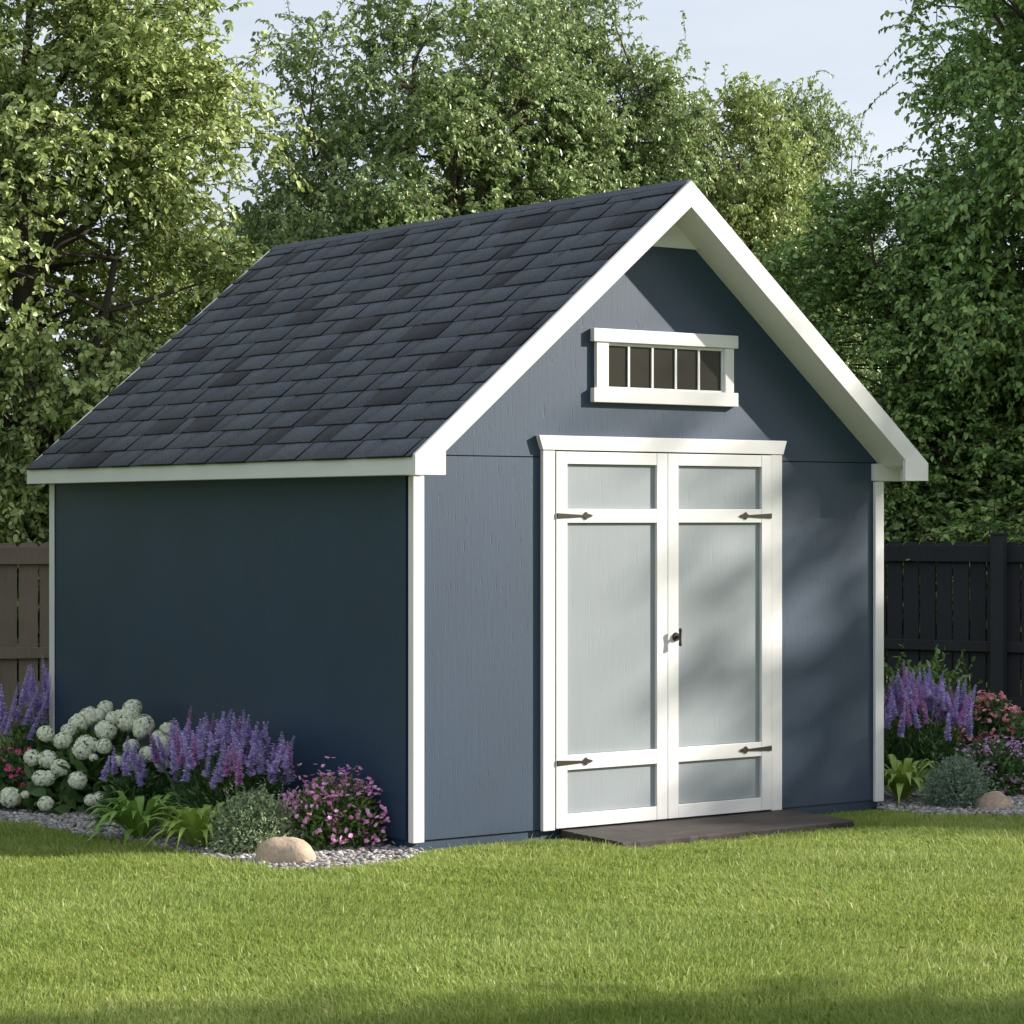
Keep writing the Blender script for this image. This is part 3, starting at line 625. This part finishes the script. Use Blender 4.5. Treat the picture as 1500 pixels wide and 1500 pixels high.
def hydrangea():
    g = ground(138, 1186); r = np.random.default_rng(5); d0 = depth_of(g)
    o = empty('hydrangea', g, 'large hydrangea bush with round greenish white flower heads by the dark wall', 'flowering plant')
    heads = [(15,1168,15),(60,1140,12),(48,1110,12),(67,1075,12),(70,1112,13),(88,1125,13),(70,1140,11),(67,1177,11),(114,1143,13),(133,1172,9),(145,1170,10),(92,1085,13),(115,1060,14),(130,1050,14),(154,1037,11),(155,1070,15),(127,1092,15),(120,1100,13),(152,1093,11),(185,1058,13),(194,1037,13),(190,1047,14),(210,1062,15),(192,1094,11),(193,1115,14),(217,1105,12),(246,1069,11),(240,1088,11),(278,1083,14),(232,1078,9),(237,1118,10),(172,1115,8),(137,1110,6),(37,1164,6),(100,1070,10),(143,1048,10),(165,1052,10),(205,1072,10),(250,1092,9),(175,1048,9)]
    bm = []
    for s in range(4):
        P, D, NN, LL = [], [], [], []
        for dd in rand_dirs(r, 260):
            u = nrm(np.cross(dd, [.3, .2, .9])); v = np.cross(dd, u); c = dd*np.array([1, 1, .88])*r.uniform(.84, 1.03)
            a0 = r.random()*6
            for j in range(4):
                an = a0+j*1.571; P.append(c); D.append(u*math.cos(an)+v*math.sin(an)+dd*.2); NN.append(dd+r.normal(0, .15, 3)); LL.append(.23*r.uniform(.85, 1.15))
        LL = np.array(LL); a = Acc(); a.add(*leaves_geo(np.array(P), np.array(D), np.array(NN), LL, LL*.95, .08, .12)); me = a.mesh('flower_head'); me.materials.append(M_CREAM); bm.append(me)
    st = Acc(); cx = 148
    for (px, py, pr) in heads:
        t = (px-cx)/150; hgt = (1186-py)/160
        dd = d0-.46*math.sqrt(max(0, 1-t*t*.8))*(1-.8*max(0, hgt)**1.6)+.15*max(0, hgt)
        p = place(px, dd, zat(py, dd))-g; rad = pr*dd/F*1.08
        s = bpy.data.objects.new('flower_head', bm[r.integers(4)]); COL.objects.link(s); s.parent = o; s.location = p; s.scale = (rad*1.0,)*3; s.rotation_euler = (r.random()*.6, r.random()*.6, r.random()*6)
        stem_to(st, (p.x*.96, p.y*.96, p.z-rad*.5), r, .004)
    a = Acc(); V, F_ = dome_leaves(r, 1500, .42, .33, .42, .10, .55, .3, 1.0, .04); 
    # leaf mass leans with the shape of the flower canopy: higher to the right of centre
    a.add(V, F_); link('foliage', a.mesh('foliage'), M_FOL, o); link('stems', st.mesh('stems'), M_FOL, o)
hydrangea()
# left bed
salvia(ground(60, 1152), .30, .22, .56, 46, 'purple flower spikes at the far left behind the white hydrangea', [M_PURPLE], 1, .22)
bloom_shrub('phlox', ground(8, 1186), .26, .22, .34, 34, M_ROSE, 'deep pink flower clump at the left edge beside the hydrangea', 2, M_FOL, .04, 2200, 6, .02, .016)
salvia(ground(200, 1204), .22, .18, .36, 16, 'small clump of short purple spikes in front of the hydrangea', [M_PURPLE], 3, .13, nleaf=2600)
salvia(Vector((-.35, 1.16, 0)), .28, .58, .52, 99, 'widest clump of purple and mauve spikes against the dark side wall', [M_PURPLE, M_MAUVE], 4, .17, nleaf=4200)
hosta(ground(205, 1233), 62, .33, .046, 'darker green hosta left of the bright hosta in the left bed', M_HOSTA_D, 5)
hosta(ground(290, 1246), 56, .30, .044, 'bright yellow green hosta left of the silver green shrub', M_HOSTA, 6)
tuft(ground(372, 1250), .225, .19, .30, 7500, .021, .5, M_SILVER, 'silver green rounded small leaved shrub behind the tan rock', 7)
bloom_shrub('geranium', ground(490, 1243), .285, .22, .36, 99, M_PINK, 'round bush of bright pink flowers beside the shed corner', 8, M_FOL_B, .028, 3800, 7, .034, .0140)
boulder(ground(420, 1266)+Vector((0, 0, .03)), .138, .10, .092, M_ROCK, 'smooth tan rock in front of the silver green shrub', 3, -.6)
# right bed
tuft(ground(1360, 1124), .44, .30, .66, 6500, .055, .5, M_FOL_B, 'leafy green shrub against the black fence behind the purple spikes', 9)
salvia(ground(1338, 1150),   .46, .26, .56, 90, 'tall purple spikes beside the right corner of the shed', [M_PURPLE, M_MAUVE], 10, .19, nleaf=3800)
bloom_shrub('phlox', ground(1455, 1138), .24, .20, .50, 64, M_CORAL, 'coral pink flower clump near the black fence post', 11, M_FOL, .05, 3000, 6, .022, .017, low=.45)
bloom_shrub('catmint', ground(1452, 1166), .36, .22, .32, 96, M_MAUVE, 'low spreading mauve flowers behind the mottled rock', 12, M_FOL, .034, 4200, 6, .024, .013)
tuft(ground(1535, 1150), .24, .24, .46, 2600, .06, .45, M_FOL, 'dark green leafy shrub cut by the right edge of the picture', 13)
hosta(ground(1322, 1176), 60, .34, .046, 'yellow green hosta at the right corner of the shed', M_HOSTA, 14)
tuft(ground(1400, 1184), .20, .17, .285, 6500, .026, .28, M_SAGE, 'grey green rounded shrub beside the mottled rock', 15)
boulder(ground(1456, 1187)+Vector((0, 0, .02)), .112, .09, .09, M_ROCK2, 'mottled tan and grey rock on gravel in the right bed', 4, -.5)
